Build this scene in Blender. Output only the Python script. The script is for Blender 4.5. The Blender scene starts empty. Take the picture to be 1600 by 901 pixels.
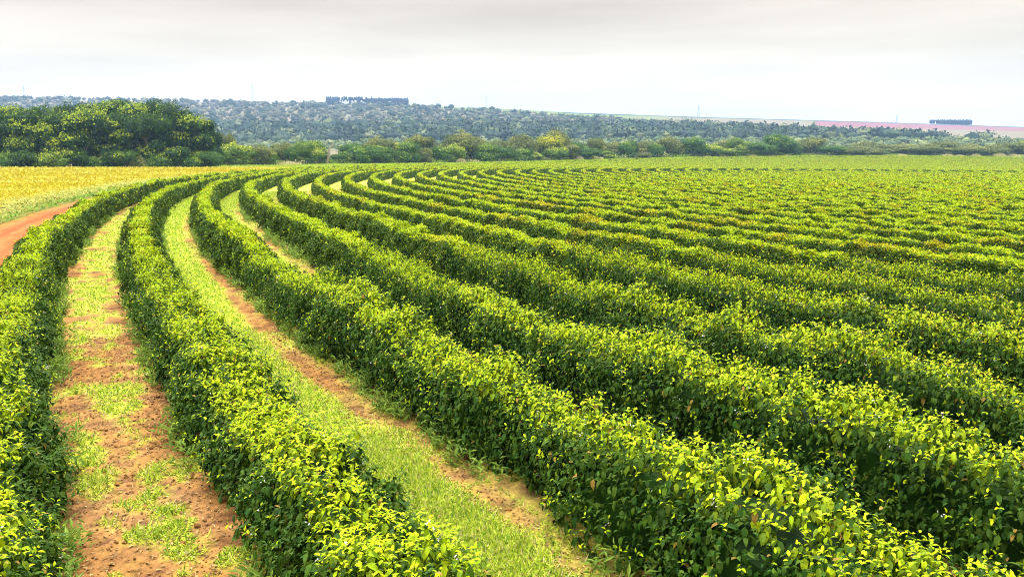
import bpy, math
import numpy as np
from mathutils import Vector

sc = bpy.context.scene
RAD = math.radians

# ------------------------------------------------------------------ camera
F_PX, Y_HOR, CAM_H = 1257.83, 195.0, 5.03
PITCH = math.atan((450.5 - Y_HOR) / F_PX)
cam = bpy.data.cameras.new("camera")
cam.sensor_width = 36.0
cam.lens = F_PX / 1600.0 * 36.0
cam.clip_start, cam.clip_end = 0.1, 30000.0
cam_ob = bpy.data.objects.new("camera", cam)
sc.collection.objects.link(cam_ob)
cam_ob.location = (0, 0, CAM_H)
cam_ob.rotation_euler = (math.pi / 2 - PITCH, 0, 0)
sc.camera = cam_ob

# ------------------------------------------------------------------ light
SUN_EL, SUN_AZ = 70.0, -25.0          # degrees; azimuth from +Y towards +X
world = bpy.data.worlds.new("World")
sc.world = world
world.use_nodes = True
wn, wl = world.node_tree.nodes, world.node_tree.links
bg = wn["Background"]
bg.inputs["Strength"].default_value = 0.1
sky = wn.new("ShaderNodeTexSky")
sky.sky_type = 'NISHITA'
sky.sun_disc = False
sky.sun_elevation = RAD(SUN_EL)
sky.sun_rotation = RAD(SUN_AZ)
tc = wn.new("ShaderNodeTexCoord")
sep = wn.new("ShaderNodeSeparateXYZ")
wl.new(tc.outputs["Generated"], sep.inputs[0])
ramp = wn.new("ShaderNodeValToRGB")          # overcast cloud radiance by elevation, /4
els = ramp.color_ramp.elements
SKY = [(0.0, (0.490, 0.445, 0.360)), (0.045, (0.460, 0.418, 0.338)), (0.09, (0.405, 0.363, 0.294)),
       (0.135, (0.355, 0.311, 0.258)), (0.22, (0.50, 0.470, 0.43)), (0.5, (1.6, 1.55, 1.45)), (1.0, (3.4, 3.3, 3.05))]
els[0].position, els[0].color = SKY[0][0], tuple(c / 4 for c in SKY[0][1]) + (1,)
els[1].position, els[1].color = SKY[-1][0], tuple(c / 4 for c in SKY[-1][1]) + (1,)
for p, c in SKY[1:-1]:
    e = els.new(p); e.color = tuple(v / 4 for v in c) + (1,)
wl.new(sep.outputs["Z"], ramp.inputs[0])
mp = wn.new("ShaderNodeMapping"); mp.inputs["Scale"].default_value = (1.7, 1.7, 15.0)
wl.new(tc.outputs["Generated"], mp.inputs[0])
nz = wn.new("ShaderNodeTexNoise"); nz.inputs["Scale"].default_value = 1.5
nz.inputs["Detail"].default_value = 5.0; nz.inputs["Roughness"].default_value = 0.45
wl.new(mp.outputs[0], nz.inputs["Vector"])
mr = wn.new("ShaderNodeMapRange")
mr.inputs["From Min"].default_value = 0.3; mr.inputs["From Max"].default_value = 0.7
mr.inputs["To Min"].default_value = 34.0; mr.inputs["To Max"].default_value = 44.5
wl.new(nz.outputs["Fac"], mr.inputs["Value"])
vm = wn.new("ShaderNodeVectorMath"); vm.operation = 'SCALE'
wl.new(ramp.outputs[0], vm.inputs[0]); wl.new(mr.outputs[0], vm.inputs["Scale"])
mixw = wn.new("ShaderNodeMix"); mixw.data_type = 'RGBA'
mixw.inputs["Factor"].default_value = 0.985
wl.new(sky.outputs[0], mixw.inputs["A"]); wl.new(vm.outputs[0], mixw.inputs["B"])
wl.new(mixw.outputs["Result"], bg.inputs["Color"])

sun = bpy.data.lights.new("sun", 'SUN')
sun.energy, sun.angle, sun.color = 1.5, RAD(12), (1.0, 0.95, 0.86)
sun_ob = bpy.data.objects.new("sun", sun)
sc.collection.objects.link(sun_ob)
to_sun = Vector((math.sin(RAD(SUN_AZ)) * math.cos(RAD(SUN_EL)), math.cos(RAD(SUN_AZ)) * math.cos(RAD(SUN_EL)), math.sin(RAD(SUN_EL))))
sun_ob.rotation_euler = to_sun.to_track_quat('Z', 'Y').to_euler()
sun_ob.location = to_sun * 60

vs = sc.view_settings
sc.display_settings.display_device = 'sRGB'
vs.view_transform = 'Standard'
vs.look = 'None'
vs.exposure, vs.gamma, vs.use_curve_mapping = 1.25, 1.0, False
sc.render.engine = 'CYCLES'
cy = sc.cycles
cy.max_bounces, cy.diffuse_bounces, cy.glossy_bounces = 5, 3, 1
cy.transmission_bounces, cy.transparent_max_bounces, cy.volume_bounces = 3, 4, 1
cy.use_denoising = True
cy.denoiser = 'OPENIMAGEDENOISE'
cy.denoising_input_passes = 'RGB_ALBEDO_NORMAL'
cy.denoising_prefilter = 'NONE'
cy.pixel_filter_type = 'BLACKMAN_HARRIS'
cy.filter_width = 1.0
cy.caustics_reflective = cy.caustics_refractive = False

# ------------------------------------------------------------------ geometry of the place
PA, PB = -0.0096, -0.0361                       # slope of the field
CX, CY, R0, ROW = 274.73, 175.19, 326.75, 3.8   # centre pivot field: ring radius of the outermost row, row spacing
N_ROWS = 54


def lerp_tab(x, xs, ys):
    return np.interp(x, xs, ys)


_px = np.array([-600, 0, 260, 500, 640, 760, 900, 1100, 1350, 1600, 2200.])
_Y = np.array([700., 900., 1150., 1400., 1700., 2000., 2600., 6000.])
# image-height control of the far slope, turned into true heights once
_tab = np.array([
    #700  900  1150 1400 1700 2000(ridge)
    [252, 236, 214, 194, 172, 150],
    [252, 236, 214, 194, 172, 154],
    [252, 236, 214, 194, 174, 158],
    [252, 234, 213, 194, 177, 164],
    [251, 232, 212, 194, 179, 166],
    [250, 231, 211, 194, 180, 168.5],
    [249, 229, 211, 196, 185, 176],
    [247, 227, 212, 200, 190, 183],
    [245, 227, 215, 205, 197, 190],
    [243, 228, 219, 211, 204, 198.5],
    [243, 232, 226, 220, 216, 212],
], float)


def slope_ratio(yimg):
    v = (np.asarray(yimg, float) - 450.5) / F_PX
    return (-math.sin(PITCH) - v * math.cos(PITCH)) / (math.cos(PITCH) - v * math.sin(PITCH))


_ztab = CAM_H + slope_ratio(_tab) * _Y[None, :6]
_ztab = np.concatenate([_ztab, _ztab[:, 5:6] - 1.0, _ztab[:, 5:6] - 30.0], axis=1)


def smooth(x, a, b):
    t = np.clip((x - a) / (b - a), 0, 1)
    return t * t * (3 - 2 * t)


def terrain(x, y):
    x = np.asarray(x, float); y = np.asarray(y, float)
    zp = PA * x + PB * y + 1.15e-4 * np.clip(y - 285, 0, 400) ** 2
    q = 800 + F_PX * 1.02 * x / np.maximum(y, 1.0)
    q = np.clip(q, -600, 2200)
    qi = np.clip(np.searchsorted(_px, q, side='right') - 1, 0, len(_px) - 2)
    qt = (q - _px[qi]) / (_px[qi + 1] - _px[qi])
    yy = np.clip(y, _Y[0], _Y[-1])
    yi = np.clip(np.searchsorted(_Y, yy, side='right') - 1, 0, len(_Y) - 2)
    yt = (yy - _Y[yi]) / (_Y[yi + 1] - _Y[yi])
    zf = ((_ztab[qi, yi] * (1 - yt) + _ztab[qi, yi + 1] * yt) * (1 - qt)
          + (_ztab[qi + 1, yi] * (1 - yt) + _ztab[qi + 1, yi + 1] * yt) * qt)
    w = smooth(y, 530, 720)
    return zp * (1 - w) + zf * w


def ray_at(px, py, Y):
    """the point on the line of sight of a photo pixel at depth Y (used once, to measure sizes from the photo)"""
    v = (py - 450.5) / F_PX
    dy = math.cos(PITCH) - v * math.sin(PITCH)
    t = Y / dy
    return (px - 800) / F_PX * t, CAM_H + t * (-math.sin(PITCH) - v * math.cos(PITCH))


# ------------------------------------------------------------------ noise (numpy)
class Noise:
    def __init__(self, seed, n=256):
        self.n = n
        self.t = np.random.default_rng(seed).random((n, n)).astype(np.float32)

    def __call__(self, x, y):
        x = np.asarray(x, float); y = np.asarray(y, float)
        xi = np.floor(x).astype(np.int64); yi = np.floor(y).astype(np.int64)
        fx = x - xi; fy = y - yi
        fx = fx * fx * (3 - 2 * fx); fy = fy * fy * (3 - 2 * fy)
        n = self.n; t = self.t
        a = t[xi % n, yi % n]; b = t[(xi + 1) % n, yi % n]
        c = t[xi % n, (yi + 1) % n]; d = t[(xi + 1) % n, (yi + 1) % n]
        return (a * (1 - fx) + b * fx) * (1 - fy) + (c * (1 - fx) + d * fx) * fy

    def fbm(self, x, y, o=3):
        s = 0; a = 0.5; tot = 0
        for k in range(o):
            s = s + a * self(x * 2 ** k + 17.3 * k, y * 2 ** k + 5.1 * k); tot += a; a *= 0.55
        return s / tot


NZ = [Noise(k) for k in range(6)]

# ------------------------------------------------------------------ mesh helpers


def mesh_object(name, verts, faces, mat, cols=None, parent=None, smooth_shade=False):
    """faces: list of int arrays (m,k) - polygons of k corners. ONE mesh object."""
    me = bpy.data.meshes.new(name)
    verts = np.asarray(verts, np.float32)
    faces = [np.asarray(f, np.int32) for f in faces if len(f)]
    nl = sum(f.size for f in faces); nf = sum(len(f) for f in faces)
    me.vertices.add(len(verts)); me.vertices.foreach_set("co", verts.ravel())
    me.loops.add(nl); me.loops.foreach_set("vertex_index", np.concatenate([f.ravel() for f in faces]))
    tot = np.concatenate([np.full(len(f), f.shape[1], np.int32) for f in faces])
    start = np.concatenate([[0], np.cumsum(tot)[:-1]]).astype(np.int32)
    me.polygons.add(nf); me.polygons.foreach_set("loop_start", start)
    me.polygons.foreach_set("loop_total", tot)
    me.polygons.foreach_set("use_smooth", np.full(nf, bool(smooth_shade)))
    if cols is not None:
        at = me.color_attributes.new("col", 'BYTE_COLOR', 'POINT')
        c4 = np.ones((len(verts), 4), np.float32); c4[:, :3] = np.clip(cols, 0, 1)
        at.data.foreach_set("color", c4.ravel())
    me.update(calc_edges=True)
    me.materials.append(mat)
    ob = bpy.data.objects.new(name, me)
    sc.collection.objects.link(ob)
    if parent is not None:
        ob.parent = parent
    return ob


class Bag:
    """collects vertices, colours and faces for one mesh"""
    def __init__(self):
        self.v, self.c, self.f, self.n = [], [], [], 0

    def add(self, v, faces, c):
        v = np.asarray(v, np.float32).reshape(-1, 3)
        c = np.broadcast_to(np.asarray(c, np.float32), v.shape)
        self.v.append(v); self.c.append(c)
        for f in faces:
            self.f.append(np.asarray(f, np.int64) + self.n)
        self.n += len(v)

    def build(self, name, mat, parent=None, smooth_shade=False):
        by = {}
        for f in self.f:
            by.setdefault(f.shape[1], []).append(f)
        return mesh_object(name, np.concatenate(self.v), [np.concatenate(x) for x in by.values()], mat,
                           np.concatenate(self.c), parent, smooth_shade)


def tag(o, label=None, cat=None, group=None, kind=None):
    if label: o["label"] = label
    if cat: o["category"] = cat
    if group: o["group"] = group
    if kind: o["kind"] = kind
    return o


def empty(name, loc):
    o = bpy.data.objects.new(name, None)
    o.empty_display_size = 0.5
    sc.collection.objects.link(o)
    o.location = loc
    return o


def unit(a):
    return a / np.maximum(np.linalg.norm(a, axis=-1, keepdims=True), 1e-9)


# leaf templates: (along, across, up)
LEAF_HI = np.array([(0, 0, 0), (.3, .5, .10), (.33, 0, .0), (.3, -.5, .10), (.68, .40, .02), (.7, 0, -.07), (.68, -.40, .02), (1.0, 0, -.24)])
LEAF_HI_F = [np.array([(0, 2, 1), (0, 3, 2), (4, 5, 7), (5, 6, 7)]), np.array([(1, 2, 5, 4), (2, 3, 6, 5)])]
LEAF_LO = np.array([(0, 0, 0), (.45, .5, .08), (1.0, 0, -.12), (.45, -.5, .08)])
LEAF_LO_F = [np.array([(0, 2, 1), (0, 3, 2)])]


def add_leaves(bag, P, D, N, L, W, col, hi=False):
    """P base, D direction, N approximate normal, L length, W width, col (n,3)"""
    D = unit(D); S = unit(np.cross(N, D)); N = np.cross(D, S)
    T, F = (LEAF_HI, LEAF_HI_F) if hi else (LEAF_LO, LEAF_LO_F)
    k = len(T); n = len(P)
    L = np.broadcast_to(L, (n,)); W = np.broadcast_to(W, (n,))
    v = (P[:, None, :] + D[:, None, :] * (T[None, :, 0] * L[:, None])[..., None]
         + S[:, None, :] * (T[None, :, 1] * W[:, None])[..., None]
         + N[:, None, :] * (T[None, :, 2] * L[:, None])[..., None])
    off = (np.arange(n) * k)[:, None, None]
    bag.add(v.reshape(-1, 3), [(f[None] + off).reshape(-1, f.shape[1]) for f in F], np.repeat(col, k, axis=0))


# ------------------------------------------------------------------ materials


def new_mat(name):
    m = bpy.data.materials.new(name); m.use_nodes = True
    nt = m.node_tree
    return m, nt.nodes, nt.links, nt.nodes["Principled BSDF"], nt.nodes["Material Output"]


def leaf_material(name, trans=0.3, rough=0.45, spec=0.4, noise_scale=0.0):
    m, n, l, b, out = new_mat(name)
    at = n.new("ShaderNodeAttribute"); at.attribute_name = "col"
    colour = at.outputs["Color"]
    if noise_scale:
        tx = n.new("ShaderNodeTexCoord"); no = n.new("ShaderNodeTexNoise")
        no.inputs["Scale"].default_value = noise_scale; no.inputs["Detail"].default_value = 3
        l.new(tx.outputs["Object"], no.inputs["Vector"])
        r = n.new("ShaderNodeMapRange"); r.inputs["To Min"].default_value = 0.65; r.inputs["To Max"].default_value = 1.35
        l.new(no.outputs["Fac"], r.inputs["Value"])
        s = n.new("ShaderNodeVectorMath"); s.operation = 'SCALE'
        l.new(colour, s.inputs[0]); l.new(r.outputs[0], s.inputs["Scale"])
        colour = s.outputs[0]
    l.new(colour, b.inputs["Base Color"])
    b.inputs["Roughness"].default_value = rough
    b.inputs["Specular IOR Level"].default_value = spec
    if trans > 0:
        t = n.new("ShaderNodeBsdfTranslucent"); mx = n.new("ShaderNodeMixShader")
        mx.inputs[0].default_value = trans
        l.new(colour, t.inputs["Color"])
        l.new(b.outputs[0], mx.inputs[1]); l.new(t.outputs[0], mx.inputs[2])
        l.new(mx.outputs[0], out.inputs["Surface"])
    return m


def soil_material(name, scale=9.0, bump=0.06):
    """vertex colour modulated by fine procedural grain and bump"""
    m, n, l, b, out = new_mat(name)
    at = n.new("ShaderNodeAttribute"); at.attribute_name = "col"
    tx = n.new("ShaderNodeTexCoord")
    no = n.new("ShaderNodeTexNoise"); no.inputs["Scale"].default_value = scale
    no.inputs["Detail"].default_value = 6; no.inputs["Roughness"].default_value = 0.65
    l.new(tx.outputs["Object"], no.inputs["Vector"])
    r = n.new("ShaderNodeMapRange"); r.inputs["From Min"].default_value = 0.3; r.inputs["From Max"].default_value = 0.7
    r.inputs["To Min"].default_value = 0.6; r.inputs["To Max"].default_value = 1.35
    l.new(no.outputs["Fac"], r.inputs["Value"])
    s = n.new("ShaderNodeVectorMath"); s.operation = 'SCALE'
    l.new(at.outputs["Color"], s.inputs[0]); l.new(r.outputs[0], s.inputs["Scale"])
    l.new(s.outputs[0], b.inputs["Base Color"])
    b.inputs["Roughness"].default_value = 0.95; b.inputs["Specular IOR Level"].default_value = 0.1
    bp = n.new("ShaderNodeBump"); bp.inputs["Strength"].default_value = 0.8; bp.inputs["Distance"].default_value = bump
    l.new(no.outputs["Fac"], bp.inputs["Height"]); l.new(bp.outputs[0], b.inputs["Normal"])
    return m


def wood_material(name, c1, c2):
    m, n, l, b, out = new_mat(name)
    tx = n.new("ShaderNodeTexCoord"); no = n.new("ShaderNodeTexNoise")
    mpn = n.new("ShaderNodeMapping"); mpn.inputs["Scale"].default_value = (6, 6, 1.2)
    l.new(tx.outputs["Object"], mpn.inputs[0]); l.new(mpn.outputs[0], no.inputs["Vector"])
    no.inputs["Scale"].default_value = 2.0; no.inputs["Detail"].default_value = 5
    r = n.new("ShaderNodeValToRGB")
    r.color_ramp.elements[0].color = (*c1, 1); r.color_ramp.elements[1].color = (*c2, 1)
    r.color_ramp.elements[0].position = 0.35; r.color_ramp.elements[1].position = 0.65
    l.new(no.outputs["Fac"], r.inputs[0]); l.new(r.outputs[0], b.inputs["Base Color"])
    b.inputs["Roughness"].default_value = 0.9
    return m


M_LEAF = leaf_material("coffee_leaf", trans=0.22, rough=0.5, spec=0.10)
M_TREE = leaf_material("tree_leaf", trans=0.2, rough=0.7, spec=0.1)
M_FAR = leaf_material("woodland_leaf", trans=0.0, rough=0.8, spec=0.1)
M_GRASS = leaf_material("grass_blade", trans=0.3, rough=0.6, spec=0.2)
M_SOIL = soil_material("red_soil", 11.0, 0.05)
M_ROAD = soil_material("road_soil", 3.0, 0.03)
M_LAND = soil_material("land", 0.35, 0.1)
M_FIELD = soil_material("field_soil", 2.0, 0.05)
M_BARK = wood_material("bark", (0.10, 0.075, 0.055), (0.22, 0.18, 0.14))
M_DEAD = wood_material("dead_wood", (0.11, 0.085, 0.06), (0.26, 0.21, 0.16))
M_POST = wood_material("post_wood", (0.40, 0.36, 0.30), (0.62, 0.57, 0.50))
mm, _n, _l, _b, _o = new_mat("galvanised_steel")
_b.inputs["Base Color"].default_value = (0.32, 0.33, 0.35, 1); _b.inputs["Roughness"].default_value = 0.6; _b.inputs["Metallic"].default_value = 0.3
M_STEEL = mm

SOIL = np.array([0.210, 0.102, 0.028]); SOIL_D = np.array([0.100, 0.042, 0.014]); SOIL_P = np.array([0.275, 0.150, 0.054])
GRASS = np.array([0.30, 0.41, 0.014]); GRASS_P = np.array([0.46, 0.51, 0.070]); GRASS_D = np.array([0.09, 0.17, 0.012])
YOUNG = np.array([0.48, 0.56, 0.004]); YOUNG2 = np.array([0.27, 0.41, 0.004]); MATURE = np.array([0.0065, 0.029, 0.0035]); MATURE2 = np.array([0.020, 0.066, 0.006])
BRONZE = np.array([0.45, 0.37, 0.006])

# ------------------------------------------------------------------ ground


def build_ground():
    az = np.radians(np.concatenate([np.arange(-50, 50.01, 0.4), np.arange(56, 310, 6.0)]))
    rr = np.concatenate([[0.0], np.geomspace(2, 480, 120), np.geomspace(490, 7000, 170)])
    A, Rr = np.meshgrid(az, rr)
    X = Rr * np.sin(A); Y = Rr * np.cos(A)
    back = Y < 0
    Z = terrain(X, np.where(back, 0, Y)) + np.where(back, PB * np.maximum(Y, -400), 0)
    ring = np.hypot(X - CX, Y - CY) - R0
    Z = Z - 0.10
    na = len(az); i = np.arange(len(rr) - 1)[:, None]; j = np.arange(na)[None, :]
    f = np.stack([i * na + j, i * na + (j + 1) % na, (i + 1) * na + (j + 1) % na, (i + 1) * na + j], -1).reshape(-1, 4)[:, ::-1]
    # colours of the land itself
    n1 = NZ[0].fbm(X / 60, Y / 60, 4); n2 = NZ[1].fbm(X / 14, Y / 14, 4)
    c = np.empty(X.shape + (3,))
    dry = np.array([0.125, 0.100, 0.075]); olive = np.array([0.065, 0.075, 0.035]); pale = np.array([0.17, 0.135, 0.10])
    c[:] = olive
    c = c * (1 - n1[..., None]) + dry * n1[..., None]
    c = c * (1 - (n2 > .6)[..., None] * .5) + pale * ((n2 > .6)[..., None] * .5)
    far_grass = ((ring > -2) & (ring < 75) & (Y > 180) & (Y < 640))[..., None]
    c = np.where(far_grass, GRASS * 0.9 + 0.25 * (n2[..., None] - .5) * GRASS, c)
    c = np.where(((ring <= -2) | ((ring < 30) & (Y <= 180)))[..., None], SOIL * .6 + GRASS * .4, c)
    # bare fields on the far rise: bands that follow the contour
    q = 800 + F_PX * 1.02 * X / np.maximum(Y, 1)
    wood = WOOD_TOP(q)
    farf = (Y > wood + (n2 - .5) * 60) & (Y > 900)
    green = np.array([0.085, 0.115, 0.03]); beige = np.array([0.11, 0.094, 0.06]); pink = np.array([0.125, 0.050, 0.060]); blue = np.array([0.025, 0.045, 0.05])
    fc = np.where((q < 1000)[..., None], green, beige)
    w = np.clip((q - 960) / 120, 0, 1)[..., None]
    fc = green * (1 - w) + beige * w
    pk = ((q > 1270) & (Y > 1640) & (Y < 1935))[..., None]
    fc = np.where(pk, pink, fc)
    fc = np.where(((q > 880) & (Y >= 1935))[..., None], blue, fc)
    c = np.where(farf[..., None], fc * (0.92 + 0.16 * n1[..., None]), c)
    o = mesh_object("ground", np.stack([X, Y, Z], -1).reshape(-1, 3), [f], M_LAND, c.reshape(-1, 3), smooth_shade=True)
    tag(o, kind="structure")


def WOOD_TOP(q):
    """how far up the rise the woodland reaches (depth Y)"""
    return np.interp(q, [-600, 600, 700, 860, 1000, 1100, 1250, 1330, 1450, 1600, 2200],
                     [2100, 2100, 1930, 1800, 1640, 1500, 1240, 1110, 1020, 950, 860])


def view_mask(x, y, lat=9.0, ang=34.0):
    """near enough to what the photo (or a step aside) can see"""
    k = math.tan(RAD(ang))
    return (np.abs(x) < k * np.maximum(y, 0) + lat) & (y > 0.5)


def ring_arcs(R, lat=9.0, step=0.25):
    """angles along a ring of radius R that the view can reach, as a list of arrays"""
    n = int(2 * math.pi * R / step)
    a = np.linspace(0, 2 * math.pi, n, endpoint=False)
    m = view_mask(CX + R * np.cos(a), CY + R * np.sin(a), lat)
    if m.all(): return [a]
    k = int(np.argmin(m)); a = np.roll(a, -k); m = np.roll(m, -k)
    a = np.unwrap(a)
    d = np.diff(np.concatenate([[0], m.astype(int), [0]]))
    s = np.where(d == 1)[0]; e = np.where(d == -1)[0]
    return [a[i:j] for i, j in zip(s, e) if j - i > 3]


def path_wander(n, dist):
    """the inner rows were not driven as a perfect ring"""
    return np.clip(n - 2.0, 0, 1) * np.interp(dist, [8, 16, 24, 32, 45, 60, 80, 110], [.2, .6, .6, .05, -.45, -.45, .1, .2])


def row_radius(n, a):
    """ring of row n with the slight wander of a planted line"""
    R = R0 - ROW * n
    dist = np.hypot(CX + R * np.cos(a), CY + R * np.sin(a))
    return R + 0.12 * (NZ[2](a * 40 + n * 7, n * 3.3) - .5) + path_wander(n, dist)


def path_colour_and_height(k, s, u, d):
    """aisle between row k and k+1; u>0 is the outer (road) side. returns colour, relief, grass amount"""
    n_big = NZ[3].fbm(s / 3.2 + 31 * k, u / 1.1 + 7 * k, 3)
    n_mid = NZ[4].fbm(s / .55, u / .45 + 13 * k, 3)
    n_fin = NZ[5].fbm(s / .16, u / .16 + 3 * k, 2)
    if k == 0:
        band = np.exp(-((u + 0.12) / .42) ** 2) * .22 + np.exp(-((u - .5) / .2) ** 2) * .06 + smooth(d, 20, 60) * .22
        g = band + (n_big - .5) * 1.1 + (n_mid - .5) * 1.7 + (n_fin - .5) * .7 - .07
    elif k < 0:
        g = -0.5 + (n_big - .5) * .6 + 0 * u
    else:
        edge = -.32 + .1 * np.sin(s / 5.0)
        g = .75 * smooth(u, edge - .25, edge + .3) - .25 * smooth(u, .75, 1.0) + (n_big - .5) * .8 + (n_mid - .5) * .6 + .08 + smooth(d, 30, 80) * .15
    n_rut = NZ[0].fbm(s / .17, u / .5 + 3 * k, 3)
    g = np.clip(g * 1.35, 0, 1)
    soil = SOIL + (SOIL_P - SOIL) * np.clip((n_big[..., None] - .35) * 2, 0, 1) + (SOIL_D - SOIL) * np.clip((.50 - n_mid[..., None]) * 2.4, 0, .7) + (SOIL_D - SOIL) * np.clip((.42 - n_rut[..., None]) * 7, 0, .9)  # hollows between clods darkened: their shade painted into the soil colour
    gr = GRASS + (GRASS_P - GRASS) * np.clip((n_mid[..., None] - .45) * 1.3 + smooth(d, 20, 60)[..., None] * .5, 0, 1)
    c = soil * (1 - g[..., None]) + gr * g[..., None] * .95
    h = (n_mid - .5) * .06 + (n_rut - .5) * .10 * (1 - .7 * g) + (n_fin - .5) * .05 * (1 - .6 * g) + (n_big - .5) * .06
    return c, h, g


def build_paths():
    for k in range(0, 34):
        Rm = R0 - ROW * (k + .5)
        bag = Bag()
        for arc in ring_arcs(Rm, 7.0, 0.2):
            x = CX + Rm * np.cos(arc); y = CY + Rm * np.sin(arc)
            d = np.hypot(x, y)
            # thin out with distance
            keep = [0]; acc = 0.0
            want = np.maximum(.09, .009 * d)
            seg = Rm * abs(arc[1] - arc[0])
            # variable resampling
            cum = np.concatenate([[0], np.cumsum(seg / want[:-1])])
            m = max(4, int(cum[-1]))
            arc2 = np.interp(np.linspace(0, cum[-1], m), cum, arc)
            d2 = np.hypot(CX + Rm * np.cos(arc2), CY + Rm * np.sin(arc2))
            dm = d2.min()
            nu = 30 if dm < 20 else 18 if dm < 50 else 9
            u = np.linspace(-1.9, 1.9, nu)
            Aa, U = np.meshgrid(arc2, u, indexing='ij')
            D = np.repeat(d2[:, None], nu, 1)
            s = Aa * Rm
            c, h, g = path_colour_and_height(k, s, U, D)
            Rw = Rm + path_wander(k + .5, D) + U
            X = CX + Rw * np.cos(Aa); Y = CY + Rw * np.sin(Aa)
            Z = terrain(X, Y) + h * (1 - smooth(D, 60, 120)) - .01
            i = np.arange(m - 1)[:, None] * nu; j = np.arange(nu - 1)[None, :]
            f = np.stack([i + j, i + nu + j, i + nu + j + 1, i + j + 1], -1).reshape(-1, 4)
            bag.add(np.stack([X, Y, Z], -1), [f], c.reshape(-1, 3))
        if bag.n:
            tag(bag.build("path", M_SOIL, smooth_shade=True), kind="structure")


def annulus(r_in, r_out, nr, lat, step, zoff, colfun, name, mat, kind, amin=None, amax=None):
    Rm = (r_in + r_out) / 2
    bag = Bag()
    for arc in ring_arcs(Rm, lat, step):
        x = CX + Rm * np.cos(arc); y = CY + Rm * np.sin(arc)
        if amax is not None:
            arc = arc[y < amax]
            if len(arc) < 3: continue
        rr = np.linspace(r_in, r_out, nr)
        Aa, Rr = np.meshgrid(arc, rr, indexing='ij')
        X = CX + Rr * np.cos(Aa); Y = CY + Rr * np.sin(Aa)
        c, h = colfun(X, Y, Rr - R0, Aa * Rm)
        Z = terrain(X, Y) + zoff + h
        m = len(arc); i = np.arange(m - 1)[:, None] * nr; j = np.arange(nr - 1)[None, :]
        f = np.stack([i + j, i + nr + j, i + nr + j + 1, i + j + 1], -1).reshape(-1, 4)
        bag.add(np.stack([X, Y, Z], -1), [f], c.reshape(-1, 3))
    o = bag.build(name, mat, smooth_shade=True)
    tag(o, kind=kind)
    return o


def road_col(X, Y, r, s):
    n = NZ[3].fbm(s / 6, r / .7, 3); m = NZ[4].fbm(s / .8, r / .5, 3)
    base = np.array([0.27, 0.066, 0.015]); pale = np.array([0.33, 0.105, 0.032])
    c = base + (pale - base) * np.clip((n[..., None] - .35) * 1.8, 0, 1)
    rut = np.exp(-((r - 2.5 - .3 * (n - .5)) / .28) ** 2) + np.exp(-((r - 4.1 - .3 * (n - .5)) / .28) ** 2)
    c = c * (0.7 + .6 * m[..., None]) * (1 - .35 * (rut * (.4 + m))[..., None])
    g = np.clip(smooth(r + (m - .5) * 1.6, 4.8, 5.6) + smooth(-r, -1.9, -1.2), 0, 1)[..., None]
    c = c * (1 - g) + (GRASS_D * .5 + SOIL * .2) * g
    return c, (m - .5) * .05 - .03 * rut


FIELD_FAR = lambda x: 209.7 + (x + 132.2) * (235.0 - 209.7) / 47.0    # far edge of the ripe crop (depth Y at x)

# ------------------------------------------------------------------ coffee hedges


def hedge_section(n, s, phi, d, lumps=1.0):
    """point of the hedge surface in (across, up) and its outward normal; phi 0..1 outer base -> top -> inner base"""
    t = phi * math.pi
    cs, sn = np.cos(t), np.sin(t)
    plant = NZ[1](s / .85 + n * 11.7, n * 2.1 + .5)                   # the single bushes show as humps
    v = 1.75 if n < 3 else 1.25 if n < 5 else .5
    w = (.77 if n == 1 else .80 if n < 5 else .76) * (1 + v * .18 * (NZ[0](s / 1.6 + n * 5, n + .5) - .5)) + v * .22 * (plant - .5)
    h = (1.24 if n == 1 else 1.33 if n == 0 else 1.42) * (1 + v * .20 * (NZ[2](s / 2.6 + n * 9, n * 1.7) - .5)) + v * .30 * (plant - .5)
    gap = smooth(NZ[3](s / 2.1 + n * 23, n * 4.4), .0, .09)             # here and there a weak bush
    h = h * (1 - .2 * v * (1 - gap)); w = w * (1 - .1 * v * (1 - gap))
    if n == 1:                                                          # a missing bush at the bend
        notch = np.exp(-((s - NOTCH_S) / .45) ** 2)
        h = h * (1 - .4 * notch); w = w * (1 - .15 * notch)
    e = .74
    x = w * np.sign(cs) * np.abs(cs) ** e
    z = h * np.abs(sn) ** e
    nx = cs * .9; nz_ = sn + .08
    ln = np.hypot(nx, nz_); nx, nz_ = nx / ln, nz_ / ln
    lump = ((NZ[4](s / .62 + n * 3, phi * 7 + n * 5.3) - .5) * .46 + (NZ[5](s / .24, phi * 17 + n) - .5) * .16) * lumps * (1 if n < 5 else .7)
    return x + nx * lump, np.maximum(z + nz_ * lump, 0.03), nx, nz_


NOTCH_S = 0.0


def hedge_world(n, arc, s, x, z, nx, nz_):
    R = row_radius(n, arc) + x
    X = CX + R * np.cos(arc); Y = CY + R * np.sin(arc)
    P = np.stack([X, Y, terrain(X, Y) + z], -1)
    N = np.stack([np.cos(arc) * nx, np.sin(arc) * nx, nz_], -1)
    T = np.stack([-np.sin(arc), np.cos(arc), 0 * arc], -1)
    return P, N, T


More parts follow.
